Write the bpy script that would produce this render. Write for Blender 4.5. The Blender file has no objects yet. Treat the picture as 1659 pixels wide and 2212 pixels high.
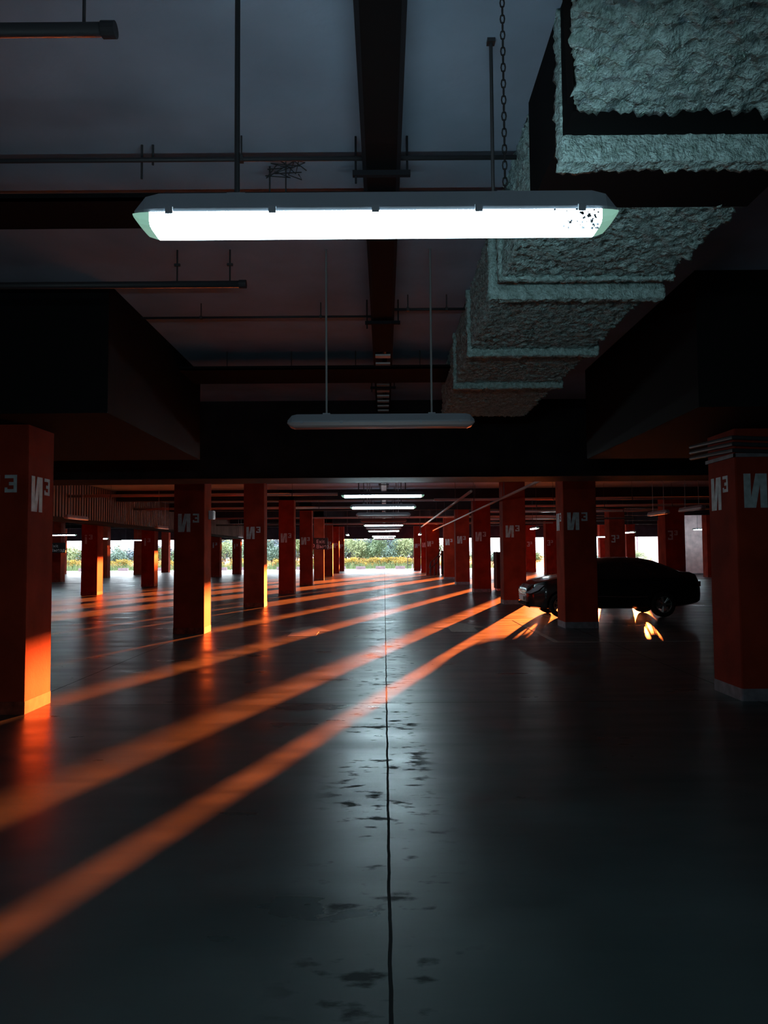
import bpy, math, random
from mathutils import Vector, noise, Matrix
random.seed(7)
C = bpy.context.scene
COL = C.collection
# ------------------------------------------------------------------ camera, light, exposure
cd = bpy.data.cameras.new('camera'); cam = bpy.data.objects.new('camera', cd); COL.objects.link(cam)
cd.sensor_fit = 'VERTICAL'; cd.sensor_height = 24.0; cd.lens = 24.0*1660/2212
cd.clip_start = .05; cd.clip_end = 600
PITCH = math.atan(89.0/1660); ROLL = math.radians(0.42)
cam.matrix_world = (Matrix.Translation((0, 0, 1.6)) @ Matrix.Rotation(math.pi/2+PITCH, 4, 'X') @ Matrix.Rotation(-ROLL, 4, 'Z'))
C.camera = cam
C.view_settings.view_transform = 'Standard'; C.view_settings.look = 'None'
C.view_settings.exposure = 0.0; C.view_settings.gamma = 1.0
try: C.view_settings.use_curve_mapping = False
except Exception: pass
W = bpy.data.worlds.new('sky'); C.world = W; W.use_nodes = True
bg = W.node_tree.nodes['Background']; bg.inputs[0].default_value = (.84, .92, 1.0, 1); bg.inputs[1].default_value = 8.0
sd = bpy.data.lights.new('sun', 'SUN'); sun = bpy.data.objects.new('sun', sd); COL.objects.link(sun)
SUN_T = .300; SUN_E = .037
sd.energy = 145; sd.color = (1, .175, .03); sd.angle = math.radians(.5)
d = Vector((-SUN_T, -1, -SUN_E*math.hypot(1, SUN_T)))
sun.rotation_euler = d.to_track_quat('-Z', 'Y').to_euler()
LAMP_E = 15.0; LAMP_SIDE = 88.0
try:
    C.cycles.max_bounces = 10; C.cycles.diffuse_bounces = 6; C.cycles.glossy_bounces = 4
    C.cycles.sample_clamp_indirect = 6; C.cycles.use_denoising = True
except Exception: pass

# ------------------------------------------------------------------ materials
def mat(name, col, rough=.6, metal=0.0, spec=.5, var=0.0, vscale=6, bump=0.0, bscale=40, emis=None, estr=0, col2=None, coat=0):
    m = bpy.data.materials.new(name); m.use_nodes = True
    nt = m.node_tree; p = nt.nodes['Principled BSDF']
    p.inputs['Base Color'].default_value = (*col, 1); p.inputs['Roughness'].default_value = rough
    p.inputs['Metallic'].default_value = metal; p.inputs['Specular IOR Level'].default_value = spec
    if coat: p.inputs['Coat Weight'].default_value = coat; p.inputs['Coat Roughness'].default_value = .05
    g = nt.nodes.new('ShaderNodeNewGeometry')
    if var or col2:
        n = nt.nodes.new('ShaderNodeTexNoise'); n.inputs['Scale'].default_value = vscale; n.inputs['Detail'].default_value = 6
        nt.links.new(g.outputs['Position'], n.inputs['Vector'])
        r = nt.nodes.new('ShaderNodeValToRGB'); r.color_ramp.elements[0].position = .3; r.color_ramp.elements[1].position = .7
        a = tuple(c*(1-var) for c in col); b = col2 or tuple(min(1, c*(1+var)) for c in col)
        r.color_ramp.elements[0].color = (*a, 1); r.color_ramp.elements[1].color = (*b, 1)
        nt.links.new(n.outputs['Fac'], r.inputs['Fac']); nt.links.new(r.outputs['Color'], p.inputs['Base Color'])
    if bump:
        n2 = nt.nodes.new('ShaderNodeTexNoise'); n2.inputs['Scale'].default_value = bscale; n2.inputs['Detail'].default_value = 5
        nt.links.new(g.outputs['Position'], n2.inputs['Vector'])
        bn = nt.nodes.new('ShaderNodeBump'); bn.inputs['Strength'].default_value = 1; bn.inputs['Distance'].default_value = bump
        nt.links.new(n2.outputs['Fac'], bn.inputs['Height']); nt.links.new(bn.outputs['Normal'], p.inputs['Normal'])
    if emis:
        p.inputs['Emission Color'].default_value = (*emis, 1); p.inputs['Emission Strength'].default_value = estr
    return m
M = {}
M['paint'] = mat('red_orange_paint', (.24, .030, .014), .8, spec=.04, var=.25, vscale=2.2, bump=.0015, bscale=30)
M['plinth'] = mat('grey_plinth_paint', (.16, .15, .17), .7, var=.3, vscale=9)
M['base_worn'] = mat('worn_base_paint', (.20, .04, .022), .8, spec=.1, var=.5, vscale=9)
M['letter'] = mat('grey_stencil_paint', (.42, .50, .52), .6, var=.25, vscale=14)
M['slab'] = mat('slab_concrete', (.38, .48, .62), .85, spec=.1, var=.15, vscale=1.2, bump=.003, bscale=12)
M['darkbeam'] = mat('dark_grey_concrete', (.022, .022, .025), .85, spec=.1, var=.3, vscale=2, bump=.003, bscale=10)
M['wall'] = mat('grey_wall', (.10, .10, .10), .9, spec=.2, var=.2, vscale=1)
M['plaster'] = mat('pink_plaster', (.85, .62, .62), .85, spec=.2, var=.22, vscale=2.5)
M['redwall'] = mat('red_wall_paint', (.36, .035, .03), .6, spec=.3, var=.2, vscale=1.5)
M['pipe'] = mat('dark_pipe', (.035, .035, .04), .5, spec=.3)
M['palepipe'] = mat('galvanised_pipe', (.45, .40, .38), .4, metal=.6)
M['tray'] = mat('galvanised_tray', (.022, .023, .028), .85, spec=.05)
M['rung'] = mat('tray_rung_metal', (.6, .62, .64), .45, metal=.3)
M['insul'] = mat('sprayed_insulation', (.54, .80, .76), .95, spec=.1, var=.35, vscale=26, bump=.03, bscale=60)
M['housing'] = mat('lamp_housing', (.22, .24, .28), .45, spec=.4)
M['lens_off'] = mat('unlit_lamp_cover', (.32, .25, .25), .2, spec=.7)
M['tube_on'] = mat('lit_lamp_cover', (.8, .9, .9), .3, emis=(.66, .92, 1.0), estr=LAMP_E)
M['tube_side'] = mat('lit_lamp_cover_side', (.8, .9, .9), .3, emis=(.66, .92, 1.0), estr=LAMP_SIDE)
M['endcap_on'] = mat('lit_lamp_end', (.5, .7, .6), .3, emis=(.42, .85, .66), estr=.45)
M['rod'] = mat('steel_rod', (.05, .05, .055), .5, metal=.3)
M['rod_pale'] = mat('pale_steel_rod', (.35, .37, .38), .4, metal=.5)
M['black'] = mat('black_paint', (.010, .010, .011), .8, spec=.06)
M['cladding'] = mat('ribbed_sheet', (.15, .12, .11), .6, spec=.3, var=.3, vscale=.7)
M['carpaint'] = mat('black_car_paint', (.006, .006, .007), .25, spec=.5, coat=.6)
M['glass'] = mat('dark_car_glass', (.006, .007, .008), .05, spec=.6)
M['tyre'] = mat('tyre_rubber', (.012, .012, .012), .8, spec=.2)
M['rim'] = mat('alloy_rim', (.42, .42, .42), .3, metal=.9)
M['chrome'] = mat('chrome_trim', (.6, .62, .65), .15, metal=1)
M['headlight'] = mat('headlight_glass', (.35, .37, .40), .1, spec=.8, metal=.3)
M['redlens'] = mat('tail_lamp_glass', (.10, .005, .005), .15, spec=.6)
M['plate'] = mat('number_plate', (.55, .56, .56), .4)
M['sign'] = mat('dark_sign', (.012, .014, .014), .4)
M['signtext'] = mat('sign_lettering', (.55, .60, .60), .5)
M['boxpale'] = mat('pale_box_plastic', (.50, .55, .60), .4)
M['mark'] = mat('worn_floor_paint', (.20, .19, .17), .35, var=.4, vscale=12)
M['outground'] = mat('pale_outdoor_concrete', (.62, .61, .60), .8, var=.06, vscale=.4)
M['earth'] = mat('weedy_ground', (.10, .15, .07), .95, var=.4, vscale=1.5)
M['block'] = mat('concrete_block', (.20, .15, .17), .85, var=.2, vscale=3)
def leafmat(n, a, b):
    m = mat(n, a, .7, spec=.2, var=.3, vscale=1.6, col2=b); return m
M['leaf_a'] = leafmat('sage_leaves', (.12, .19, .11), (.24, .32, .19))
M['leaf_b'] = leafmat('blue_green_leaves', (.09, .15, .12), (.20, .28, .23))
M['leaf_c'] = leafmat('olive_leaves', (.15, .20, .09), (.30, .34, .17))
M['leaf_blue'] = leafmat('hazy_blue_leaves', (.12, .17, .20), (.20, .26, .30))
M['gold'] = leafmat('golden_flowers', (.26, .17, .035), (.44, .29, .05))
M['stalk'] = leafmat('green_stalks', (.11, .17, .08), (.22, .28, .13))
M['silver'] = leafmat('silvery_seed_heads', (.30, .30, .25), (.42, .40, .36))
M['bark'] = mat('bark', (.07, .055, .045), .9, var=.3, vscale=8)

# floor: polished dark concrete with saw-cut joints and worn patches
def floor_mat():
    m = bpy.data.materials.new('polished_floor'); m.use_nodes = True
    nt = m.node_tree; N = nt.nodes; L = nt.links; p = N['Principled BSDF']
    g = N.new('ShaderNodeNewGeometry'); s = N.new('ShaderNodeSeparateXYZ'); L.new(g.outputs['Position'], s.inputs[0])
    def mth(op, a, b=None, c=None):
        n = N.new('ShaderNodeMath'); n.operation = op
        for i, v in enumerate((a, b, c)):
            if v is None: continue
            if isinstance(v, (int, float)): n.inputs[i].default_value = v
            else: L.new(v, n.inputs[i])
        return n.outputs[0]
    def noi(scale, det, vec=None, sx=1, sy=1):
        mp = N.new('ShaderNodeMapping'); mp.inputs['Scale'].default_value = (sx, sy, 1); L.new(g.outputs['Position'], mp.inputs[0])
        n = N.new('ShaderNodeTexNoise'); n.inputs['Scale'].default_value = scale; n.inputs['Detail'].default_value = det
        L.new(mp.outputs[0], n.inputs['Vector']); return n.outputs['Fac']
    X, Y = s.outputs['X'], s.outputs['Y']
    wob = mth('MULTIPLY', mth('SUBTRACT', noi(2.5, 3), .5), .02)
    Xw = mth('ADD', X, wob)
    def jl(v, off, per, w):
        a = mth('SUBTRACT', v, off); a = mth('PINGPONG', a, per/2) if per else mth('ABSOLUTE', a)
        return mth('LESS_THAN', a, w)
    j = mth('MAXIMUM', jl(Xw, .012, 0, .008), mth('MAXIMUM', jl(mth('ADD', Y, wob), .42, 7.9, .007), jl(Xw, .012+3.95, 7.9, .006)))
    # PINGPONG measures distance to the nearest multiple of per
    r1 = N.new('ShaderNodeValToRGB'); L.new(noi(.9, 8), r1.inputs[0])
    r1.color_ramp.elements[0].position = .3; r1.color_ramp.elements[1].position = .72
    r1.color_ramp.elements[0].color = (.018, .027, .029, 1); r1.color_ramp.elements[1].color = (.040, .055, .058, 1)
    # worn dark patches that run beside the joint
    nr = N.new('ShaderNodeMapRange'); L.new(mth('ABSOLUTE', mth('ADD', X, .03)), nr.inputs[0]); nr.inputs[1].default_value = .25; nr.inputs[2].default_value = .45; nr.inputs[3].default_value = 1; nr.inputs[4].default_value = 0
    near = nr.outputs[0]
    sr = N.new('ShaderNodeMapRange'); L.new(mth('MULTIPLY', noi(7, 10, sx=.8, sy=1.5), mth('ADD', noi(1.3, 2), .55)), sr.inputs[0])
    sr.inputs[1].default_value = .60; sr.inputs[2].default_value = .72
    stain = mth('MULTIPLY', sr.outputs[0], near)
    dark = mth('MAXIMUM', j, mth('MULTIPLY', stain, .75))
    mx = N.new('ShaderNodeMix'); mx.data_type = 'RGBA'; L.new(dark, mx.inputs[0]); L.new(r1.outputs[0], mx.inputs[6])
    mx.inputs[7].default_value = (.006, .007, .008, 1); L.new(mx.outputs[2], p.inputs['Base Color'])
    rr = N.new('ShaderNodeMapRange'); L.new(noi(1.6, 8, sx=.5, sy=1.5), rr.inputs[0])
    rr.inputs[1].default_value = .3; rr.inputs[2].default_value = .75; rr.inputs[3].default_value = .26; rr.inputs[4].default_value = .44
    L.new(mth('ADD', rr.outputs[0], mth('MULTIPLY', dark, .4)), p.inputs['Roughness'])
    p.inputs['Specular IOR Level'].default_value = .5
    L.new(mth('SUBTRACT', .48, mth('MULTIPLY', dark, .42)), p.inputs['Specular IOR Level'])
    b = N.new('ShaderNodeBump'); b.inputs['Distance'].default_value = .0022; b.inputs['Strength'].default_value = .6
    L.new(noi(3.2, 6, sx=.35, sy=1.6), b.inputs['Height']); L.new(b.outputs[0], p.inputs['Normal'])
    return m
M['floor'] = floor_mat()

# ------------------------------------------------------------------ mesh helpers
class MB:
    def __init__(s): s.v = []; s.f = []; s.sm = False
    def quad(s, *p):
        i = len(s.v); s.v += [tuple(q) for q in p]; s.f.append(tuple(range(i, i+len(p)))); return s
    def box(s, x0, x1, y0, y1, z0, z1):
        i = len(s.v)
        s.v += [(x0,y0,z0),(x1,y0,z0),(x1,y1,z0),(x0,y1,z0),(x0,y0,z1),(x1,y0,z1),(x1,y1,z1),(x0,y1,z1)]
        s.f += [tuple(i+k for k in q) for q in ((0,3,2,1),(4,5,6,7),(0,1,5,4),(1,2,6,5),(2,3,7,6),(3,0,4,7))]; return s
    def cbox(s, x0, x1, y0, y1, z0, z1, c):     # box with chamfered vertical edges
        pts = [(x0+c,y0),(x1-c,y0),(x1,y0+c),(x1,y1-c),(x1-c,y1),(x0+c,y1),(x0,y1-c),(x0,y0+c)]
        return s.prism(pts, z0, z1)
    def prism(s, pts, z0, z1, axis='z', map=None):
        n = len(pts); i = len(s.v)
        for z in (z0, z1):
            for (a, b) in pts:
                s.v.append(map(a, b, z) if map else ((a, b, z) if axis == 'z' else (z, a, b) if axis == 'x' else (a, z, b)))
        s.f.append(tuple(i+k for k in range(n))[::-1]); s.f.append(tuple(i+n+k for k in range(n)))
        for k in range(n): s.f.append((i+k, i+(k+1) % n, i+n+(k+1) % n, i+n+k))
        return s
    def tube(s, pts, r, n=8, caps=True):
        pts = [Vector(p) for p in pts]; rs = r if isinstance(r, (list, tuple)) else [r]*len(pts); i0 = len(s.v)
        for k, p in enumerate(pts):
            t = (pts[min(k+1, len(pts)-1)]-pts[max(k-1, 0)]).normalized()
            a = t.orthogonal().normalized() if k == 0 else (a - t*a.dot(t)).normalized()
            b = t.cross(a)
            for j in range(n):
                w = 2*math.pi*j/n; q = p+(a*math.cos(w)+b*math.sin(w))*rs[k]; s.v.append(tuple(q))
        for k in range(len(pts)-1):
            for j in range(n):
                A = i0+k*n+j; B = i0+k*n+(j+1) % n; s.f.append((A, B, B+n, A+n))
        if caps:
            s.f.append(tuple(i0+j for j in range(n))[::-1]); s.f.append(tuple(i0+(len(pts)-1)*n+j for j in range(n)))
        return s
    def build(s, name, m, parent=None, smooth=False, loc=None):
        me = bpy.data.meshes.new(name); me.from_pydata(s.v, [], s.f); me.validate(); me.update()
        import bmesh
        bm = bmesh.new(); bm.from_mesh(me); bmesh.ops.recalc_face_normals(bm, faces=bm.faces); bm.to_mesh(me); bm.free()
        me.materials.append(M[m] if isinstance(m, str) else m)
        if smooth:
            for p in me.polygons: p.use_smooth = True
        o = bpy.data.objects.new(name, me); COL.objects.link(o)
        if parent: o.parent = parent
        if loc: o.location = loc
        return o
def tag(o, label, cat, group=None, kind=None):
    o['label'] = label; o['category'] = cat
    if group: o['group'] = group
    if kind: o['kind'] = kind
    return o
def struct(o): o['kind'] = 'structure'; return o
def thing(name, loc, label, cat, group=None, rz=0):
    o = bpy.data.objects.new(name, None); COL.objects.link(o); o.location = loc; o.rotation_euler = (0, 0, rz)
    o.empty_display_size = .2
    return tag(o, label, cat, group)
def dup(root, loc, label, rz=None, group=None):
    r = root.copy(); COL.objects.link(r); r.location = loc; r['label'] = label
    if rz is not None: r.rotation_euler = (0, 0, rz)
    if group: r['group'] = group
    for ch in root.children:
        c = ch.copy(); COL.objects.link(c); c.parent = r
        for g in ch.children:
            e = g.copy(); COL.objects.link(e); e.parent = c
    return r
ORD = ['first', 'second', 'third', 'fourth', 'fifth', 'sixth', 'seventh', 'eighth', 'ninth', 'tenth', 'eleventh', 'twelfth', 'thirteenth', 'fourteenth', 'fifteenth', 'sixteenth']

# ------------------------------------------------------------------ building shell
HS = 4.2; YF = 72.0
struct(MB().quad((-36, -12, 0), (26, -12, 0), (26, YF, 0), (-36, YF, 0)).build('floor', 'floor'))
struct(MB().box(-36, 26, -12, YF, HS, HS+.3).build('ceiling', 'slab'))
struct(MB().box(-36.3, -36, -12, YF, 0, HS+.3).build('wall_left', 'wall'))
struct(MB().box(26, 26.3, -12, YF, 0, HS+.3).build('wall_right', 'wall'))
struct(MB().box(-36.3, 26.3, -12.3, -12, 0, HS+.3).build('wall_back', 'wall'))
struct(MB().box(20.3, 26, 52, 52.3, 0, HS).build('wall_plaster', 'plaster'))
struct(MB().box(20.1, 26, 51.6, 52, 0, .10).build('trim_1', 'plinth'))
struct(MB().box(-36.3, 26.3, YF-.45, YF, 2.96, HS+.3).build('wall_front', 'darkbeam'))
struct(MB().box(-36, 26, 44.0, 44.22, -.01, .004).build('trim_2', 'black'))   # drain channel

# ------------------------------------------------------------------ pillars
def stroke(a, b, w):       # polygon of a straight stroke
    (x0, y0), (x1, y1) = a, b; dx, dy = x1-x0, y1-y0; l = math.hypot(dx, dy); nx, ny = -dy/l*w/2, dx/l*w/2
    return [(x0+nx, y0+ny), (x0-nx, y0-ny), (x1-nx, y1-ny), (x1+nx, y1+ny)]
def rect(x0, x1, y0, y1): return [(x0, y0), (x1, y0), (x1, y1), (x0, y1)]
def g_three(x, y, w, h, t):
    return [rect(x, x+w, y+h-t, y+h), rect(x, x+w, y, y+t), rect(x+w-t, x+w, y+t, y+h-t), rect(x+w*.35, x+w-t, y+h/2-t/2, y+h/2+t/2), rect(x, x+t*.8, y+t, y+t*1.5)]
GL = {
 'I': lambda: [rect(0, .075, 0, .37), rect(.175, .25, 0, .37), [(.075, 0), (.125, 0), (.175, .26), (.175, .37), (.13, .37), (.075, .11)]] + g_three(.30, .19, .125, .18, .034),
 'i': lambda: [rect(.06, .14, 0, .28), rect(.06, .14, .31, .37)] + g_three(.22, .19, .14, .18, .034),
 '3': lambda: g_three(.02, 0, .20, .37, .055) + g_three(.28, .19, .13, .18, .034),
}
def letters(kind, face, w, d, parent, z=2.06):
    mb = MB(); e = .003
    sc = 1.0
    for poly in GL[kind]():
        def mp(a, b, t):
            a += .085
            if face == 'front': return (-w/2+a, -d/2-t, z+b)
            if face == 'right': return (w/2+t, -d/2+a, z+b)
            return (-w/2-t, d/2-a, z+b)
        mb.prism(poly, 0, e, map=mp)
    return mb.build('painted_lettering', 'letter', parent)
def pillar(x, y, w, d, label, group, kind='I', faces=('front',), h=HS, m='paint', plinth='base_worn'):
    t = thing('concrete_pillar', (x, y, 0), label, 'pillar', group)
    mb = MB().cbox(-w/2, w/2, -d/2, d/2, 0, h, .012)
    mb.build('shaft', m, t)
    if plinth: MB().cbox(-w/2-.004, w/2+.004, -d/2-.004, d/2+.004, 0, .13, .012).build('plinth', plinth, t)
    for f in faces:
        if kind: letters(kind, f, w, d, t)
    return t
LZ = [7.85, 15.6, 23.35, 31.1, 38.8, 46.5, 54.3, 62, 69.7]
RZ = [8.27, 16.2, 23.8, 31.2, 38.8, 46.6]
W1 = .62
for i, z in enumerate(LZ):
    o = pillar(-3.65-W1/2, z+W1/2, W1, W1, f'red painted pillar marked И³, {ORD[i]} from the camera in the row left of the aisle', 'pillars left of the aisle',
           'I', ('front', 'right') if i == 0 else ('front',))
for i, z in enumerate(RZ):
    pillar((3.80, 3.78, 3.68, 3.62, 3.60, 3.62)[i]+.35, z+.35, .70, .70, f'red painted pillar marked И³, {ORD[i]} from the camera in the row right of the aisle', 'pillars right of the aisle',
           'I', ('front', 'left') if i < 2 else ('front',), plinth='plinth')
for i, (x0, x1, z) in enumerate([(3.0, 3.95, 55), (2.98, 3.45, 62), (2.68, 3.3, 69.7)]):
    pillar((x0+x1)/2, z+.3, x1-x0, .6, ['wide red pillar behind the stair rails on the right of the aisle', 'narrow red pillar just beyond the wide one with stair rails, right of the aisle',
           'bright red pillar at the right edge of the far opening'][i], 'far right pillars', 'I', ('front',))
for i, z in enumerate([15.6, 23.35, 31.1, 38.8, 46.5, 54.3, 62, 69.7]):
    pillar(-11.925, z+.325, .65, .65, f'red pillar marked i³, {ORD[i]} from the camera in the second row left', 'pillars of the second row left', 'i', ('front',))
for i, z in enumerate([38.8, 46.5, 54.3, 62, 69.7]):
    pillar(-19.875, z+.325, .65, .65, f'red pillar with an orange sunlit side, {ORD[i]} from the camera in the third row left', 'pillars of the third row left', None)
pillar(-28.1, 66, 1.5, .65, 'broad dark red pier standing behind the Exit sign at the far left', 'far left piers', None)
for i, z in enumerate([23.6, 31.3, 39.1, 54.5, 62.2, 69.9]):
    pillar(11.85, z+.4, .80, .80, f'red pillar marked 3³, {ORD[i]} from the camera in the second row right', 'pillars of the second row right', '3', ('front',))
for i, z in enumerate([39, 46.7, 54.4, 62.2, 69.9]):
    pillar(19.95, z+.35, .70, .70, f'red and orange pillar, {ORD[i]} from the camera in the third row right', 'pillars of the third row right', None)
pillar(22.2, 50.9, 1.0, .6, 'brownish pillar standing against the pale plaster wall on the right', None, None)

# ------------------------------------------------------------------ beams, cross ducts, overhead boxes
def beam(x0, x1, y0, y1, z0, z1, label, group=None, name='ceiling_beam', cat='beam', m='darkbeam'):
    o = MB().box(0, x1-x0, 0, y1-y0, 0, z1-z0).build(name, m, loc=(x0, y0, z0)); return tag(o, label, cat, group)
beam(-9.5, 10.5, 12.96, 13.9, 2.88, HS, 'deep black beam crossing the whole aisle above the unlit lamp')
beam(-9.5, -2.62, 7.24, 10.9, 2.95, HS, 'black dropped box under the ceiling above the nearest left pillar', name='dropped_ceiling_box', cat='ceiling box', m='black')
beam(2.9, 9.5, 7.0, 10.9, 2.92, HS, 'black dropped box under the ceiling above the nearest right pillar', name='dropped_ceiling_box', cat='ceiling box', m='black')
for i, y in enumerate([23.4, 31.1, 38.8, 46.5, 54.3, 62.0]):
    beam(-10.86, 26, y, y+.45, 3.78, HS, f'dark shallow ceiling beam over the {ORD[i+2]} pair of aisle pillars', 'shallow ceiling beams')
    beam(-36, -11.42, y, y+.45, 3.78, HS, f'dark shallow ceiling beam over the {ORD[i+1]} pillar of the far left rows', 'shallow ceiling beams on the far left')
# wide solid trays hung below the slab
for y0, y1, x0, lab in ((4.98, 5.42, -7.5, 'wide black cable tray crossing the ceiling just behind the big lamp'), (9.7, 10.5, -2.6, 'wide black cable tray crossing the ceiling in front of the deep beam')):
    t = thing('wide_cable_tray', (0, y0, 3.95), lab, 'cable tray')
    mb = MB().box(x0, .86, 0, y1-y0, 0, .02).box(x0, .86, 0, .01, 0, .05).box(x0, .86, y1-y0-.01, y1-y0, 0, .05); mb.build('tray', 'black', t)
    for k in range(4):
        x = x0+.6+k*(.7-x0)/4
        MB().tube([(x, .05, .02), (x, .05, HS-3.95)], .006, 6).build('hanger', 'rod', t)
# small dim ceiling pipes, along X
def xpipe(y, z, x0, x1, r, lab, m='pipe', group='pipes crossing the ceiling', hang=True, name='ceiling_pipe'):
    t = thing(name, (0, y, z), lab, 'pipe', group)
    MB().tube([(x0, 0, 0), (x1, 0, 0)], r, 10).build('pipe', m, t, smooth=True)
    if hang:
        n = max(2, int((x1-x0)/2.5))
        for k in range(n):
            x = x0+(x1-x0)*(k+.5)/n
            MB().tube([(x, 0, 0), (x, 0, HS-z)], .006, 6).box(x-.012, x+.012, -r-.004, r+.004, -r-.004, r+.004).build('hanger', 'rod', t)
    return t
xpipe(4.65, 4.05, -6, .84, .014, 'thin black pipe crossing the ceiling above the big lamp')
xpipe(7.84, 4.05, -2.5, -.02, .012, 'thin black pipe crossing the ceiling above the unlit lamp, left part')
xpipe(7.62, 4.05, .06, .84, .014, 'short thin black pipe right of the ladder tray above the unlit lamp')
for i, (y, xa) in enumerate([(3.25, -7), (6.44, -7)]):
    z = 1.6+2.3
    t = thing('sprinkler_pipe', (0, y, z), ['thick black capped pipe at the top left corner of the ceiling', 'thick black capped pipe on the ceiling left, below the big lamp'][i], 'pipe', 'capped branch pipes')
    MB().tube([(xa, 0, 0), (-1.19, 0, 0)], .030, 14).build('pipe', 'pipe', t, smooth=True)
    MB().tube([(-1.22, 0, 0), (-1.16, 0, 0)], .036, 14).build('end_cap', 'pipe', t)
    for x in (-1.3, -1.75):
        MB().tube([(x, 0, 0), (x, 0, HS-z)], .008, 6).box(x-.025, x+.025, -.01, .01, .16, .18).build('hanger', 'rod', t)
for i, (y, z, x0, x1) in enumerate([(17.5, 3.7, 4.5, 16), (19.5, 3.55, -10, -4.4), (26.5, 3.65, -11, -1.6), (27.5, 3.5, 1.8, 16), (33.5, 3.6, -11, -1.2), (35.0, 3.45, 4.4, 20), (42, 3.55, -11, 11), (50, 3.5, -11, 11), (21.3, 3.35, 9.2, 16), (29.2, 3.35, 4.5, 20), (37.0, 3.2, 4.4, 12)]):
    xpipe(y, z, x0, x1, .05, f'pale pipe crossing overhead, {ORD[i]} of those lit from below', 'palepipe', 'pale overhead pipes')
# pipe pair on the near right pillar
t = thing('pipe_bundle', (4.15, 8.62, 2.68), 'black pipe bundle strapped round the nearest right pillar above its lettering', 'pipe')
for k, dz in enumerate((0, .07, .14)):
    MB().tube([(-.385, .75, dz+.05), (-.385, -.385, dz), (.75, -.385, dz-.05)], .022, 8).build('pipe', 'pipe', t)
MB().box(-.37, -.352, -.37, .37, -.07, -.03).box(-.37, .37, -.37, -.352, -.07, -.03).build('strap', 'plinth', t)
# pipes that run along the aisle on the right
def ypipe(pts, r, lab):
    t = thing('sloping_pipe', (0, 0, 0), lab, 'pipe', 'pipes along the right pillar row')
    MB().tube(pts, r, 10).build('pipe', 'palepipe', t, smooth=True)
    for k in range(1, 6):
        a = Vector(pts[0]).lerp(Vector(pts[-1]), k/6)
        MB().tube([a, (a.x, a.y, HS)], .008, 6).build('hanger', 'rod', t)
ypipe([(3.50, 15.2, 3.2), (3.50, 58, 3.2)], .035, 'long pale pipe running back along the right pillars, nearer one')
ypipe([(2.62, 23.0, 3.44), (2.62, 54, 3.44)], .045, 'pale pipe running back above the right side of the aisle, inner one')

# ------------------------------------------------------------------ central ladder tray
t = thing('ladder_cable_tray', (0, 0, 3.98), 'long ladder cable tray hanging over the middle of the aisle', 'cable tray')
for x in (-.105, .105):
    MB().box(x-.012, x+.012, -3, 66, 0, .09).build('side_rail', 'tray', t)
for y0, y1, n in ((8, 40, 80), (40, 66, 20)):
    rg = None
    for k in range(n):
        y = y0+(y1-y0)*k/n
        if rg is None: rg = MB().box(-.093, .093, 0, .12, .01, .03).build('rung', 'rung', t, loc=(0, y, 0))
        else:
            q = rg.copy(); COL.objects.link(q); q.parent = t; q.location = (0, y, 0)
MB().box(-.095, .095, -3, 9.0, .004, .012).build('tray_bottom', 'black', t)
for k in range(16):
    y = 1.55+k*3.1
    MB().box(-.18, .18, y, y+.035, -.035, -.003).tube([(-.16, y+.017, -.08), (-.16, y+.017, .22)], .007, 6).tube([(.16, y+.017, -.04), (.16, y+.017, .22)], .007, 6).build('support_bracket', 'tray', t)
MB().tube([(.02, -3, .12), (.03, 66, .12)], .03, 8).build('cable', 'pipe', t)

# ------------------------------------------------------------------ sprayed duct on the right of the lamp
def rough_box(x0, x1, y0, y1, z0, z1, st=.018, amp=.026, seed=0):
    mb = MB(); nx = max(2, int((x1-x0)/st)); ny = max(2, int((y1-y0)/st)); nz = max(2, int((z1-z0)/st)); idx = {}
    def vid(i, j, k):
        key = (i, j, k)
        if key not in idx:
            x = x0+(x1-x0)*i/nx; y = y0+(y1-y0)*j/ny; z = z0+(z1-z0)*k/nz; p = Vector((x, y, z+seed))
            n = noise.noise_vector(p*14)*amp*.5+noise.noise_vector(p*38)*amp*.7
            nx_ = (-1 if i == 0 else 1 if i == nx else 0); ny_ = (-1 if j == 0 else 1 if j == ny else 0); nz_ = (-1 if k == 0 else 1 if k == nz else 0)
            s = n.x+n.y
            idx[key] = len(mb.v); mb.v.append((x+nx_*s, y+ny_*s, z+(nz_*s if nz_ < 0 else 0)))
        return idx[key]
    for i in range(nx):
        for j in range(ny):
            mb.f.append((vid(i, j, 0), vid(i+1, j, 0), vid(i+1, j+1, 0), vid(i, j+1, 0))); 
    mb.f.append(tuple(vid(*q) for q in ((0,0,nz),(nx,0,nz),(nx,ny,nz),(0,ny,nz))))
    for i in range(nx):
        for k in range(nz):
            for j in (0, ny): mb.f.append((vid(i, j, k), vid(i+1, j, k), vid(i+1, j, k+1), vid(i, j, k+1)))
    for j in range(ny):
        for k in range(nz):
            for i in (0, nx): mb.f.append((vid(i, j, k), vid(i, j+1, k), vid(i, j+1, k+1), vid(i, j, k+1)))
    return mb
duct = thing('ventilation_duct', (0, 0, 0), 'big ventilation duct with rough sprayed insulation running back right of the big lamp', 'duct')
for a in [(.875, 2.12, 1.4, 3.34, 3.56, HS), (.875, 2.07, 4.3, 5.48, 3.59, HS), (.885, 2.05, 5.52, 5.74, 3.68, HS),
          (.87, 2.07, 5.82, 7.46, 3.60, HS), (.87, 2.07, 7.54, 8.95, 3.60, HS), (.87, 2.07, 9.03, 11.2, 3.60, HS)]:
    rb = rough_box(*a)
    if a[2] == 1.4: rb.v = [(x+(y-3.34)*.267*max(0, 2.12-x)/1.245, y, z) for x, y, z in rb.v]
    rb.build('duct_section', 'insul', duct, smooth=True)
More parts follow.
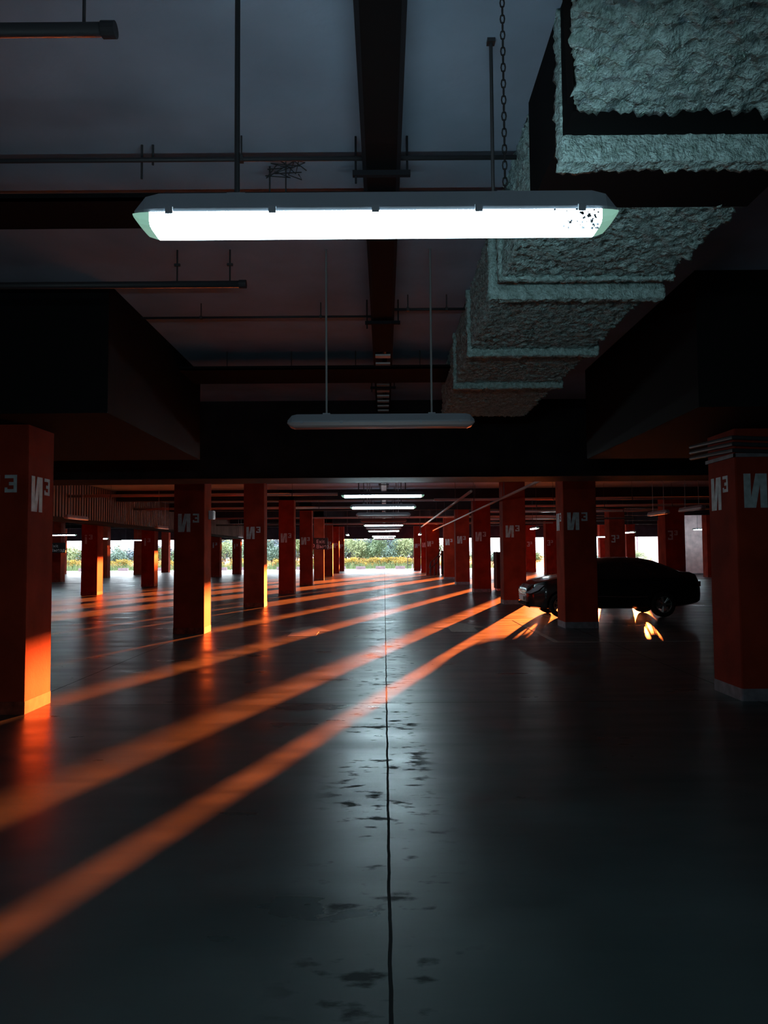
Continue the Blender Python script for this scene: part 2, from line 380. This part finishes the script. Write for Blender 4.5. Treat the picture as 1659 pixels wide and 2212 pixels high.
MB().box(.862, 2.08, 3.35, 3.55, 3.575, HS).prism([(.835, 3.34), (.865, 3.34), (.355, 1.42), (.325, 1.42)], 3.60, HS).box(.855, 2.1, 3.66, 4.32, 3.575, HS).build('duct_shade_filler', 'black', duct)  # black solids put in as shade: duct gap, near side, underside behind first flange
for a in [(.855, 2.2, 3.55, 3.66, 3.45, HS-.01), (.84, 2.12, 5.46, 5.52, 3.565, HS-.01), (.81, 2.14, 5.74, 5.82, 3.52, HS-.01), (.83, 2.12, 7.46, 7.54, 3.53, HS-.01), (.83, 2.12, 8.95, 9.03, 3.53, HS-.01)]:
    rough_box(*a, st=.016, amp=.016, seed=3).build('flange', 'insul', duct, smooth=True)

# ------------------------------------------------------------------ strip lamps
LL = 1.57
def make_lamp(lit, loc, label, group, z=2.60, rz=0, rods=True, chain=False, hero=False, rodm='rod'):
    t = thing('strip_lamp', loc, label, 'lamp', group, rz)
    h = LL/2
    # body sections: profile in (y,z), tapered ends
    def loft(secs, name, m, smooth=False):
        mb = MB(); n = len(secs[0][1])
        for (x, prof) in secs:
            for (y, z_) in prof: mb.v.append((x, y, z_))
        for k in range(len(secs)-1):
            for j in range(n): a = k*n+j; b = k*n+(j+1) % n; mb.f.append((a, b, b+n, a+n))
        mb.f.append(tuple(range(n))[::-1]); mb.f.append(tuple(range((len(secs)-1)*n, len(secs)*n)))
        return mb.build(name, m, t, smooth)
    def hp(w, z1):
        w *= .78
        return [(-w, .0), (-w, .012), (-w*.72, z1), (w*.72, z1), (w, .012), (w, .0)]
    loft([(-h, hp(.060, .022)), (-h+.035, hp(.078, .060)), (-h+.08, hp(.084, .07)), (h-.08, hp(.084, .07)), (h-.035, hp(.078, .060)), (h, hp(.060, .022))], 'housing', 'housing')
    def dp(w, z0):
        z0 = z0*.72; w *= 1.15; return [(-w, -.001), (-w*1.0, z0*.62), (-w*.84, z0*.92), (-w*.5, z0), (w*.5, z0), (w*.84, z0*.92), (w*1.0, z0*.62), (w, -.001)]
    e = .055
    dfo = loft([(-h+e, dp(.060, -.064)), (h-e, dp(.060, -.064))], 'diffuser', 'tube_on' if lit else 'lens_off')
    if lit:
        dm = dfo.data; dm.materials.append(M['tube_side'])
        for p in dm.polygons:
            if abs(p.normal.y) > .5: p.material_index = 1
    for s in (-1, 1):
        a, b, c = s*(h-e), s*(h-.02), s*(h+.002)
        loft([(a, dp(.060, -.064)), (b, dp(.056, -.048)), (c, dp(.050, -.012))], 'diffuser_end', 'endcap_on' if lit else 'lens_off')
    if hero or not lit:
        for k in range(5):
            x = -h+.12+k*(LL-.24)/4
            MB().box(x-.012, x+.012, -.076, -.060, -.010, .014).build('clip', 'housing', t)
    if not lit:
        for y in (-.025, .025):
            MB().tube([(-h+.06, y, -.035), (h-.06, y, -.035)], .013, 8).build('tube', 'lens_off', t)
    if hero:
        mb = MB(); random.seed(5)
        for k in range(46):
            x = h-e-.012-abs(random.gauss(0, .045)); z_ = random.uniform(-.058, -.004); y = -.0705+max(0, (-z_-.028))*.6
            r = random.uniform(.0015, .0045); mb.box(x-r, x+r, y-.003, y, z_-r, z_+r*.8)
        mb.build('dirt_speckles', 'housing', t)['kind'] = 'stuff'
    if rods:
        top = HS-z
        MB().tube([(-.46, 0, .06), (-.46, 0, top)], .009, 8).build('suspension_rod', rodm, t)
        MB().box(-.49, -.43, -.02, .02, .06, .085).build('bracket', 'housing', t)
        MB().box(.40, .46, -.02, .02, .06, .085).build('bracket', 'housing', t)
        if chain:
            mb = MB(); zz = .08; k = 0
            while zz < top:
                pts = [(.43+(.007*math.cos(w) if k % 2 else 0), (0 if k % 2 else .007*math.cos(w)), zz+.016+.017*math.sin(w)) for w in [i*math.pi/4 for i in range(9)]]
                mb.tube(pts, .0026, 5); zz += .028; k += 1
            mb.build('suspension_chain', 'rod', t)
        else: MB().tube([(.43, 0, .06), (.43, 0, top)], .009, 8).build('suspension_rod', rodm, t)
    return t
LH = 2.70
aisle = [(2.49, 1, 'big glowing white strip lamp hanging in the foreground over the aisle'), (6.45, 0, 'unlit reddish strip lamp hanging in front of the deep black beam'),
         (14.56, 1, 'brightest of the distant strip lamps, first lit one past the deep beam'),
         (18.3, 1, 'second lit strip lamp past the deep beam over the aisle'), (22.1, 0, 'unlit strip lamp between the second and third distant lamps'),
         (26.05, 0, 'dim strip lamp just above the third lit distant lamp'), (30, 1, 'third lit strip lamp past the deep beam over the aisle'), (33.9, 0, 'dim strip lamp just below the third lit distant lamp'),
         (37.8, 1, 'fourth lit strip lamp past the deep beam over the aisle'), (49.6, 1, 'fifth lit strip lamp past the deep beam over the aisle'), (55.5, 1, 'sixth lit strip lamp past the deep beam, lowest of the lit ones in view'),
         (61.4, 0, 'reddish unlit strip lamp farthest down the aisle, against the bushes')]
hero = make_lamp(True, (-.02, 2.49, LH+.005), aisle[0][2], 'lamps over the aisle', z=LH, chain=True, hero=True)
off = make_lamp(False, (-.02, 6.45, LH), aisle[1][2], 'lamps over the aisle', z=LH, rodm='rod_pale')
on = make_lamp(True, (-.02, 14.56, LH), aisle[2][2], 'lamps over the aisle', z=LH)
for y, l, lab in aisle[2:]:
    if abs(y-14.56) < .1: continue
    dup(on if l else off, (-.02, y, LH), lab)
dup(on, (-.02, -1.45, LH), 'lit strip lamp over the aisle just behind the camera')
side = [(-17.2, 41, 1, 0, 'lit strip lamp just above the Exit sign at the far left'), (-18.7, 57, 1, 0, 'lit strip lamp between the two i³ pillars on the left, lower one'), (-18.9, 50.5, 1, 0, 'small lit strip lamp beside the second i³ pillar on the left, upper one'),
        (-9.05, 22.6, 0, 1, 'dim strip lamp below the ribbed cladding on the left, nearest'), (-9.05, 31.3, 0, 1, 'dim strip lamp below the ribbed cladding on the left, second'),
        (-9.05, 39, 0, 1, 'dim strip lamp below the ribbed cladding on the left, third'), (-9.05, 48.2, 0, 1, 'dim strip lamp below the ribbed cladding on the left, farthest'),
        (14.1, 44, 1, 1, 'lit strip lamp between the two 3³ pillars'), (16.2, 57, 1, 0, 'lit strip lamp right above the roof of the black car'),
        (8.0, 22.4, 0, 1, 'dim strip lamp above the car trunk seen end on'), (8.1, 20.2, 0, 1, 'dim strip lamp beside the nearest right pillar seen end on'), (6.95, 35.5, 1, 1, 'small lit lamp glowing red against the wall behind the car hood'),
        (-2.15, 45, 1, 1, 'small lit lamp left of the aisle lamps, seen end on'), (2.1, 45, 1, 1, 'small lit lamp right of the aisle lamps, seen end on')]
make_lamp(True, (20.85, 50, 3.0), 'lit strip lamp over the pale plaster wall at far right', 'lamps over the side bays', z=3.0)
for x, y, l, rot, lab in side:
    dup(on if l else off, (x, y, LH), lab, rz=math.pi/2 if rot else 0, group='lamps over the side bays')

# ------------------------------------------------------------------ ribbed cladding on the left
t = thing('ribbed_cladding', (-11.0, 0, 2.9), 'long band of ribbed metal cladding high on the left behind the pillars', 'cladding')
mb = MB(); y = 18.0; prof = []
while y < 60:
    prof += [(y, 0), (y+.10, 0), (y+.12, .09), (y+.22, .09), (y+.24, 0)]; y += .24
for z in (0, HS-2.92):
    for (a, b) in prof: mb.v.append((b, a, z))
n = len(prof)
for k in range(n-1): mb.f.append((k, k+1, n+k+1, n+k))
mb.build('ribbed_sheet', 'cladding', t)
MB().box(-.35, -.06, 18, 60, 0, HS-2.92).build('backing', 'darkbeam', t)
MB().box(-.4, .12, 18, 60, -.12, 0).build('bottom_edge', 'black', t)

# ------------------------------------------------------------------ signs
def sign(x, y, z, w, h, label, arrow):
    t = thing('exit_sign', (x, y, z), label, 'sign', 'hanging exit signs')
    MB().box(-w/2, w/2, -.03, .03, -h/2, h/2).build('panel', 'sign', t)
    for s in (-1, 1): MB().tube([(s*w*.4, 0, h/2), (s*w*.4, 0, HS-z)], .008, 6).build('hanger', 'rod', t)
    for k, (txt, zz) in enumerate((('Exit', .03), ('Выезд', -.24))):
        cu = bpy.data.curves.new('sign_text', 'FONT'); cu.body = txt; cu.size = .27*h/.62; cu.extrude = .003; cu.space_character = 1.08
        o = bpy.data.objects.new('tmp', cu); COL.objects.link(o); bpy.context.view_layer.update()
        me = bpy.data.meshes.new_from_object(o.evaluated_get(bpy.context.evaluated_depsgraph_get())); bpy.data.objects.remove(o)
        me.materials.clear(); me.materials.append(M['signtext'])
        q = bpy.data.objects.new('lettering', me); COL.objects.link(q); q.parent = t
        q.location = (-w*.24, -.034, zz*h/.62); q.rotation_euler = (math.pi/2, 0, 0)
    if arrow:
        mb = MB(); pts = [(-w*.42+.05*math.cos(a), -.033, -.10+.08*math.sin(a)) for a in [k*math.pi/8-math.pi/2 for k in range(9)]]
        mb.tube(pts, .014, 6); mb.build('arrow_mark', 'signtext', t)
sign(-3.42, 41, 2.13, .84, .62, 'black hanging Exit Выезд sign over the pillars left of the aisle', True)
sign(-19.0, 44.5, 2.05, 1.15, .58, 'black hanging Exit Выезд sign at the far left beside the near pillar', False)

# ------------------------------------------------------------------ small fittings
t = thing('junction_box', (-3.60, 16.05, 2.42), 'small pale box fixed on the sunlit side of the second left pillar', 'junction box')
MB().cbox(-.05, .05, -.10, .10, -.09, .09, .01).build('box', 'boxpale', t); MB().box(.05, .056, -.08, .08, -.07, .07).build('lid', 'boxpale', t)
for x, y, h, lab in ((4.72, 32.4, 1.62, 'tall black cabinet beside the third right pillar'), (4.05, 54.2, 1.75, 'tall black cabinet beside the stair rails')):
    t = thing('electrical_cabinet', (x+.3, y+.45, 0), lab, 'cabinet')
    MB().box(-.3, .3, -.45, .45, .08, h).build('body', 'black', t); MB().box(-.27, .27, -.40, .40, 0, .08).build('plinth', 'plinth', t)
    MB().box(-.28, .28, -.465, -.45, .1, h-.03).build('door', 'black', t); MB().box(.18, .21, -.49, -.465, h*.5, h*.5+.15).build('door_handle', 'chrome', t)
t = thing('stair_rail', (3.35, 53.6, 0), 'dark curved stair rails rising in front of the wide red pillar', 'railing')
for k in range(3):
    y = -.4+k*.35
    MB().tube([(-.15+k*.28, y, 0), (-.15+k*.28, y, .95+k*.22)], .03, 8).build('post', 'pipe', t)
for z in (0, .4):
    MB().tube([(-.25, -.5, .55-z*.9), (-.15, -.4, .95-z), (.13, -.05, 1.17-z), (.41, .3, 1.39-z), (.62, .45, 1.95-z)], .032, 8).build('handrail', 'pipe', t)
t = thing('barrier_frame', (12.6, 60, 0), 'thin dark metal frame standing in the bright gap behind the car hood', 'barrier')
for x in (0, .75): MB().tube([(x, 0, 0), (x, 0, 1.0)], .025, 6).build('post', 'pipe', t)
for z in (.5, 1.0): MB().box(-.03, 1.2 if z > .9 else .78, -.03, .03, z-.03, z+.03).build('crossbar', 'pipe', t)
t = thing('metal_frame', (2.25, 74.5, 0), 'small dark metal frame outside by the right edge of the far opening', 'barrier')
for x in (0, .5): MB().tube([(x, 0, 0), (x, 0, 1.25)], .03, 6).build('post', 'pipe', t)
for z in (.45, 1.2): MB().box(0, .5, -.03, .03, z-.03, z+.03).build('crossbar', 'pipe', t)
for i, x in enumerate((2.66, 2.95)):
    tag(MB().tube([(0, 0, 0), (0, 0, .55)], .05, 8).build('bollard', 'boxpale', loc=(x, 73.2, 0)), ['short pale post outside beside the metal frame, left one', 'short pale post outside beside the metal frame, right one'][i], 'bollard', 'short posts outside')
# tangle of cable under the slab
mb = MB(); random.seed(3)
for k in range(7):
    p = [Vector((random.uniform(-.14, .14), random.uniform(-.05, .05), random.uniform(-.02, .1))) for _ in range(4)]; mb.tube(p, .004, 5)
mb.tube([(0, 0, .1), (0, 0, -.16)], .005, 5)
tag(mb.build('hanging_wires', 'pipe', loc=(-.62, 4.85, 4.05)), 'small tangle of loose black wires under the ceiling left of the ladder tray', 'wires')
for i, x in enumerate((-1.52, -1.45)):
    tag(MB().tube([(0, 0, 0), (0, 0, .22 if i == 0 else .13)], .008, 6).build('threaded_rod', 'rod', loc=(x, 4.75, 3.98 if i == 0 else 4.07)), ['longer of two thin rods under the ceiling above the left lamp end', 'shorter of two thin rods under the ceiling above the left lamp end'][i], 'rod', 'thin ceiling rods')
t = tag(MB().tube([(0, 0, 0), (0, 0, .86)], .009, 6).box(-.02, .02, -.02, .02, .84, .86).build('threaded_rod', 'rod', loc=(.56, 3.77, 3.34)), 'long thin black rod hanging beside the chain at the right end of the big lamp', 'rod')
# painted floor marks
def arrow(x, y, s, lab):
    mb = MB(); mb.prism([(0, 0), (.55, .0), (.55, .9), (.85, .9), (.28, 2.2), (-.3, .9), (0, .9)], 0, .002)
    tag(mb.build('floor_arrow', 'mark', loc=(x, y, .001)), lab, 'floor marking', 'worn arrows on the floor')
arrow(-1.9, 15.0, 1, 'worn pale arrow painted on the floor left of the centre joint')
arrow(1.35, 15.6, 1, 'worn pale arrow painted on the floor right of the centre joint, in the orange stripe')
for i, (x0, x1, y0, y1) in enumerate(((2.9, 7.5, 13.7, 13.78), (4.9, 9, 11.1, 11.16), (3.0, 3.1, 13.78, 18.2))):
    tag(MB().box(0, x1-x0, 0, y1-y0, 0, .002).build('parking_line', 'mark', loc=(x0, y0, .001)), ['faint pale line on the floor before the second right pillar', 'faint pale line on the floor by the nearest right pillar', 'faint pale line on the floor leading towards the car nose'][i], 'floor marking', 'parking lines')

# ------------------------------------------------------------------ the car
def lerpk(keys, x):
    if x <= keys[0][0]: return keys[0][1]
    for (a, va), (b, vb) in zip(keys, keys[1:]):
        if x <= b:
            f = (x-a)/(b-a); return va+(vb-va)*f
    return keys[-1][1]
TOP = [(0, .62), (.04, .72), (.14, .81), (.4, .89), (.7, .96), (.95, 1.01), (1.15, 1.04), (1.5, 1.24), (1.85, 1.405), (2.1, 1.45), (2.48, 1.47), (3.0, 1.445), (3.28, 1.39), (3.56, 1.28), (3.92, 1.12), (4.0, 1.10), (4.2, 1.095), (4.34, 1.03), (4.42, .9), (4.46, .72), (4.48, .60)]
BOT = [(0, .45), (.03, .30), (.12, .24), (.3, .22), (.9, .20), (3.4, .21), (4.1, .27), (4.36, .32), (4.45, .38), (4.48, .50)]
BELT = [(0, .56), (.1, .70), (.4, .79), (.9, .88), (1.2, .93), (2.4, .96), (3.6, 1.0), (4.1, 1.0), (4.34, .95), (4.44, .75), (4.48, .57)]
WID = [(0, .44), (.05, .57), (.18, .71), (.45, .81), (.9, .85), (3.6, .85), (4.1, .82), (4.35, .76), (4.44, .70), (4.48, .62)]
ROOFW = [(0, .50), (.1, .62), (.5, .74), (1.15, .76), (1.5, .68), (1.9, .58), (2.5, .56), (3.2, .57), (3.6, .62), (3.95, .70), (4.3, .68), (4.48, .58)]
def half(x):
    zt, zb, ze, w, rw = (lerpk(k, x) for k in (TOP, BOT, BELT, WID, ROOFW))
    ze = min(ze, zt-.01)
    return [(0, zb), (w*.80, zb), (w*.95, zb+.05*(zt-zb)), (w*.995, zb+.35*(ze-zb)), (w, zb+.62*(ze-zb)), (w*.985, zb+.86*(ze-zb)), (w*.955, ze), (rw+.02, ze+(zt-ze)*.82), (rw*.9, ze+(zt-ze)*.95), (rw*.5, zt-.004), (0, zt)]
xs = sorted(set([a for k in (TOP, BOT, WID) for a, _ in k]+[i*.1 for i in range(1, 45)]))
def car():
    t = thing('car', (3.49, 19.6, 0), 'black sedan car parked across behind the second right pillar', 'car'); t.scale = (.955, 1, 1)
    mb = MB(); n = 20
    for x in xs:
        h_ = half(x); ring = h_ + [(-a, b) for a, b in h_[-2:0:-1]]
        for a, b in ring: mb.v.append((x, -a, b))
    for k in range(len(xs)-1):
        for j in range(n): a = k*n+j; b = k*n+(j+1) % n; mb.f.append((a, b, b+n, a+n))
    mb.f.append(tuple(range(n))[::-1]); mb.f.append(tuple((len(xs)-1)*n+j for j in range(n)))
    body = mb.build('body', 'carpaint', t)
    WX = (.85, 3.45)
    for wx in WX:
        c = MB().tube([(wx, -1.1, .31), (wx, -.58, .31)], .36, 32).tube([(wx, .58, .31), (wx, 1.1, .31)], .36, 32).build('cut', 'black')
        c.location = t.location; c.scale = t.scale; bpy.context.view_layer.update()
        md = body.modifiers.new('b', 'BOOLEAN'); md.object = c; md.operation = 'DIFFERENCE'; md.solver = 'EXACT'
        bpy.context.view_layer.update()
        me = bpy.data.meshes.new_from_object(body.evaluated_get(bpy.context.evaluated_depsgraph_get()))
        body.modifiers.clear(); body.data = me; bpy.data.objects.remove(c)
    body.data.materials.clear(); body.data.materials.append(M['carpaint'])
    for p in body.data.polygons: p.use_smooth = True
    try: body.data.set_sharp_from_angle(angle=math.radians(35))
    except Exception: pass
    # side windows on the surface between belt and roof rail
    def sidewin(xa, xb, s, fa=.08, fb=.93):
        m2 = MB(); k = 8
        for i in range(k+1):
            x = xa+(xb-xa)*i/k; h_ = half(x); p, q = h_[6], h_[7]
            for f in (fa, fb):
                y = p[0]+(q[0]-p[0])*f+.005; z = p[1]+(q[1]-p[1])*f; m2.v.append((x, -s*y, z))
        for i in range(k): m2.f.append((2*i, 2*i+2, 2*i+3, 2*i+1))
        return m2.build('side_window', 'glass', t)
    for s in (1, -1):
        sidewin(1.62, 2.42, s); sidewin(2.50, 3.20, s); sidewin(3.24, 3.62, s)
    def topglass(xa, xb, name):
        m2 = MB(); k = 6
        for i in range(k+1):
            x = xa+(xb-xa)*i/k; h_ = half(x); row = [h_[8], h_[9], h_[10]]
            pts = [(-a, b) for a, b in row]+[(a, b) for a, b in row[::-1][1:]]
            for a, b in pts: m2.v.append((x, a, b+.006))
        for i in range(k):
            for j in range(4): a = i*5+j; m2.f.append((a, a+1, a+6, a+5))
        return m2.build(name, 'glass', t)
    topglass(1.2, 1.85, 'windshield'); topglass(3.3, 3.88, 'rear_window')
    for wx in WX:
        for s in (-1, 1):
            yo = s*.84; yi = s*.64; R = .305
            w = MB(); nn = 32; prof = [(R-.11, yi), (R-.015, yi), (R, yi+s*.02), (R, yo-s*.02), (R-.015, yo), (R-.10, yo), (R-.11, yo-s*.02)]
            for k in range(nn):
                a = 2*math.pi*k/nn
                for r, y in prof: w.v.append((wx+r*math.cos(a), y, .305+r*math.sin(a)))
            q = len(prof)
            for k in range(nn):
                for j in range(q): A = k*q+j; B = k*q+(j+1) % q; A2 = ((k+1) % nn)*q+j; B2 = ((k+1) % nn)*q+(j+1) % q; w.f.append((A, B, B2, A2))
            wh = w.build('wheel', 'tyre', t, smooth=True)
            r_ = MB(); yr = yo-s*.015
            for k in range(7):
                a = 2*math.pi*k/7
                for da in (-.10, .10):
                    r_.tube([(wx+.03*math.cos(a+da*2), yr-s*.01, .305+.03*math.sin(a+da*2)), (wx+.19*math.cos(a+da), yr, .305+.19*math.sin(a+da))], .013, 6)
            ring = [(wx+.195*math.cos(2*math.pi*k/24), yr, .305+.195*math.sin(2*math.pi*k/24)) for k in range(25)]
            r_.tube(ring, .012, 6); r_.tube([(wx, yr-s*.03, .305), (wx, yr+s*.006, .305)], .045, 12)
            r_.build('rim', 'rim', wh)
            MB().tube([(wx, s*.66, .305), (wx, s*.70, .305)], .12, 20).build('brake_disc', 'plinth', wh)
    for x in (2.30, 3.12):
        MB().cbox(x, x+.16, -.862, -.846, .80, .825, .005).build('door_handle', 'black', t)
    MB().tube([(1.35+.28*k, -.858, .50+.012*math.sin(k)) for k in range(7)], .010, 6).build('side_moulding', 'chrome', t)
    for s in (-1, 1):
        MB().prism([(1.48, .97), (1.66, .95), (1.68, 1.07), (1.60, 1.11), (1.50, 1.08)], s*.88, s*1.02, axis='y').build('wing_mirror', 'carpaint', t)
        y0, y1 = sorted((s*.50, s*.74))
        m3 = MB(); m3.v = [(.02, s*.50, .58), (.03, s*.50, .70), (.22, s*.60, .80), (.42, s*.815, .78), (.28, s*.795, .66), (.10, s*.70, .58)]; m3.f = [(0, 1, 2), (0, 2, 5), (2, 3, 4), (2, 4, 5)]
        m3.v = [(a-.012, b+s*.012, c+.01) for a, b, c in m3.v]; m3.build('headlight', 'headlight', t)
        MB().box(4.33, 4.44, min(s*.50, s*.74), max(s*.50, s*.74), .74, .86).build('tail_lamp', 'redlens', t)
    g = MB()
    for k in range(4): g.box(-.015, .03, -.42, .42, .50+k*.05, .515+k*.05)
    g.build('grille', 'chrome', t)
    MB().box(-.03, -.01, -.26, .26, .40, .51).build('number_plate', 'plate', t)
    MB().prism([(-.0, .28), (.10, .23), (.10, .34), (-.0, .36)], -.55, .55, axis='y').build('front_bumper_lip', 'black', t)
    return t
car()

# ------------------------------------------------------------------ outside
struct(MB().quad((-70, YF, -.005), (70, YF, -.005), (70, 79, -.005), (-70, 79, -.005)).build('floor_outside', 'outground'))
tag(MB().quad((-160, 79, -.02), (160, 79, -.02), (160, 300, -.02), (-160, 300, -.02)).build('weedy_ground', 'earth'), 'green weedy ground beyond the concrete blocks', 'ground', kind='structure')
blk = None
for i in range(21):
    x = -30.25+i*1.99
    if x > 12: break
    lab = f'low grey pink concrete block outside, {ORD[i] if i < 16 else ["seventeenth","eighteenth","nineteenth","twentieth","twenty first"][i-16]} from the left of the row'
    if blk is None:
        blk = tag(MB().cbox(-.48, .48, -.2, .2, 0, .30, .03).build('concrete_block', 'block', loc=(x, 77.5, 0)), lab, 'concrete block', 'row of blocks outside')
    else:
        b = blk.copy(); COL.objects.link(b); b.location = (x, 77.5, 0); b['label'] = lab
def leaves(n, rx, ry, z0, z1, size, seed, shape='dome'):
    random.seed(seed); mb = MB(); lumps = [(random.uniform(-.6, .6)*rx, random.uniform(-.6, .6)*ry, random.uniform(.25, .8)) for _ in range(9)]
    for k in range(n):
        lx, ly, lz = random.choice(lumps); R = random.uniform(.25, .5)
        th = random.uniform(0, 6.283); ph = math.acos(random.uniform(-1, 1)); r = R*random.random()**.4
        x = lx+rx*r*math.sin(ph)*math.cos(th); y = ly+ry*r*math.sin(ph)*math.sin(th); z = z0+(z1-z0)*min(1.05, max(0, lz+r*.8*math.cos(ph)))
        c = Vector((x, y, z)); a = Vector((random.gauss(0, 1), random.gauss(0, 1), random.gauss(0, 1))).normalized(); b = a.orthogonal().normalized(); s = size*random.uniform(.6, 1.4)
        mb.quad(c-a*s, c+b*s*.45, c+a*s, c-b*s*.45)
    return mb
def tree(kind, x, y, h, w, leafm, label, group, seed):
    t = thing(kind, (x, y, 0), label, 'tree' if 'tree' in kind else 'bush', group)
    leaves(2600, w, w*.8, .15*h, h, .13, seed).build('foliage', leafm, t)
    mb = MB(); random.seed(seed)
    for k in range(5): mb.tube([(random.uniform(-.1, .1), 0, 0), (random.uniform(-.3, .3)*w, random.uniform(-.3, .3)*w, h*.65)], [.05, .02], 5)
    mb.build('trunk', 'bark', t); return t
protos = [tree('bushy_tree', -200, 200, 3.6, 2.2, m_, 'x', 'trees beyond the blocks', 30+i) for i, m_ in enumerate(('leaf_a', 'leaf_b', 'leaf_c'))]
random.seed(11); used = set()
looks = ['sage green', 'blue green', 'olive green']
def where(x): return 'seen through the aisle opening' if -5 < x < 5 else 'seen between the left pillars' if x <= -5 else 'seen between the right pillars'
xs_t = [-46, -42.5, -39, -35.5, -32, -28.5, -25.5, -22.5, -19.5, -16.5, -13.5, -10.8, -8.2, -5.8, -3.6, -1.2, 1.0, 3.2, 5.4]
for i, x in enumerate(xs_t):
    k = i % 3; h = (2.6 if x < -22 else 3.5 if x < -7 else 3.3)+random.uniform(-.3, .35); src = protos[k]
    lab = f'{looks[k]} bushy tree, {ORD[i] if i < 16 else ["seventeenth","eighteenth","nineteenth"][i-16]} from the left in the tree belt'
    if k not in used: o = src; o.location = (x, 92+random.uniform(-1, 3), 0); o['label'] = lab; used.add(k)
    else: o = dup(src, (x, 92+random.uniform(-1, 3), 0), lab, rz=random.uniform(0, 6))
    o.scale = (1.05, 1, h/3.6)
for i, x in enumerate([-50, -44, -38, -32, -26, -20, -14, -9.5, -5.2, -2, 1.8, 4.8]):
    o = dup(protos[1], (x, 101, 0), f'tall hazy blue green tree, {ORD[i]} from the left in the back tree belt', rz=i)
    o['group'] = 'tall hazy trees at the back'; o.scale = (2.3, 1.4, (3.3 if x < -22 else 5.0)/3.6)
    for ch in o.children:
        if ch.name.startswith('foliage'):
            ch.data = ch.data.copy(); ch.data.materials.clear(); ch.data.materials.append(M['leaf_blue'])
for i, x in enumerate([9, 13, 17, 21, 25.5, 30]):
    o = dup(protos[i % 3], (x, 93, 0), f'low green bush, {ORD[i]} from the left beyond the right pillars', rz=i*1.3)
    o['group'] = 'low bushes beyond the right pillars'; o['category'] = 'bush'; o.scale = (1.1, 1, 1.7/3.6)
# goldenrod clumps and low weeds
def clump(seed):
    t = thing('goldenrod_clump', (0, 0, 0), 'x', 'flowers', 'yellow goldenrod clumps'); random.seed(seed)
    f = MB(); s = MB()
    for k in range(46):
        x = random.gauss(0, .45); y = random.gauss(0, .3); h = random.uniform(.7, 1.25)*(1-.25*abs(x)); tip = Vector((x*1.15, y, h))
        s.tube([(x*.7, y*.7, 0), tip], .012, 4)
        for q in range(9):
            c = Vector((x*.9+random.gauss(0, .08), y+random.gauss(0, .08), random.uniform(.1, .8)*h)); a = Vector((random.gauss(0, 1), random.gauss(0, 1), .6)).normalized()*.08; b = a.orthogonal().normalized()*.025; s.quad(c-a, c+b, c+a, c-b)
        for q in range(26):
            c = tip+Vector((random.gauss(0, .09), random.gauss(0, .07), random.uniform(-.28, .06))); a = Vector((random.gauss(0, 1), random.gauss(0, 1), random.gauss(0, 1))).normalized()*.05; b = a.orthogonal().normalized()*.03; f.quad(c-a, c+b, c+a, c-b)
    f.build('flower_heads', 'gold', t); s.build('stems', 'stalk', t); return t
gp = [clump(1), clump(2)]; first = [True, True]; random.seed(21)
gx = [-34, -31, -28.5, -26, -23.5, -21, -18.5, -16, -13.5, -11, -8.5, -6, -4.5, -3.3, -2.2, -1.1, -.2, .7, 1.7, 2.7, 3.6, 4.8]
names = ORD+['seventeenth', 'eighteenth', 'nineteenth', 'twentieth', 'twenty first', 'twenty second']
for i, x in enumerate(gx):
    k = i % 2; lab = f'yellow goldenrod clump, {names[i]} from the left in the flower belt'
    loc = (x, 84.5+random.uniform(-1.2, 1.5), 0); sc = random.uniform(.72, 1.0)
    if first[k]: o = gp[k]; o.location = loc; o['label'] = lab; first[k] = False
    else: o = dup(gp[k], loc, lab, rz=random.uniform(-.4, .4))
    o.scale = (1.4, 1.2, sc)
mb = MB(); random.seed(9)
for k in range(9000):
    x = random.uniform(-38, 12); y = random.uniform(79.2, 91); h = random.uniform(.25, .85); a = random.uniform(0, 3.14); dx = .03*math.cos(a); dy = .03*math.sin(a)
    mb.quad((x-dx, y-dy, 0), (x+dx, y+dy, 0), (x+dx*.2+random.gauss(0, .08), y, h))
tag(mb.build('tall_grass', 'stalk'), 'tall green grass and weeds growing behind the concrete blocks', 'grass', kind='stuff')
# pale building outside on the right
t = thing('distant_building', (33, 97, 0), 'pale pink building wall outside seen between the right pillars', 'building')
MB().box(-1.2, 9, 0, 5, 0, 6).build('wall', 'plaster', t); MB().box(-1.3, 9.1, -.1, 5.1, 6, 6.25).build('roof', 'darkbeam', t); MB().box(-1.2, -1.0, -.06, 0, 0, 6).build('corner_strip', 'block', t)
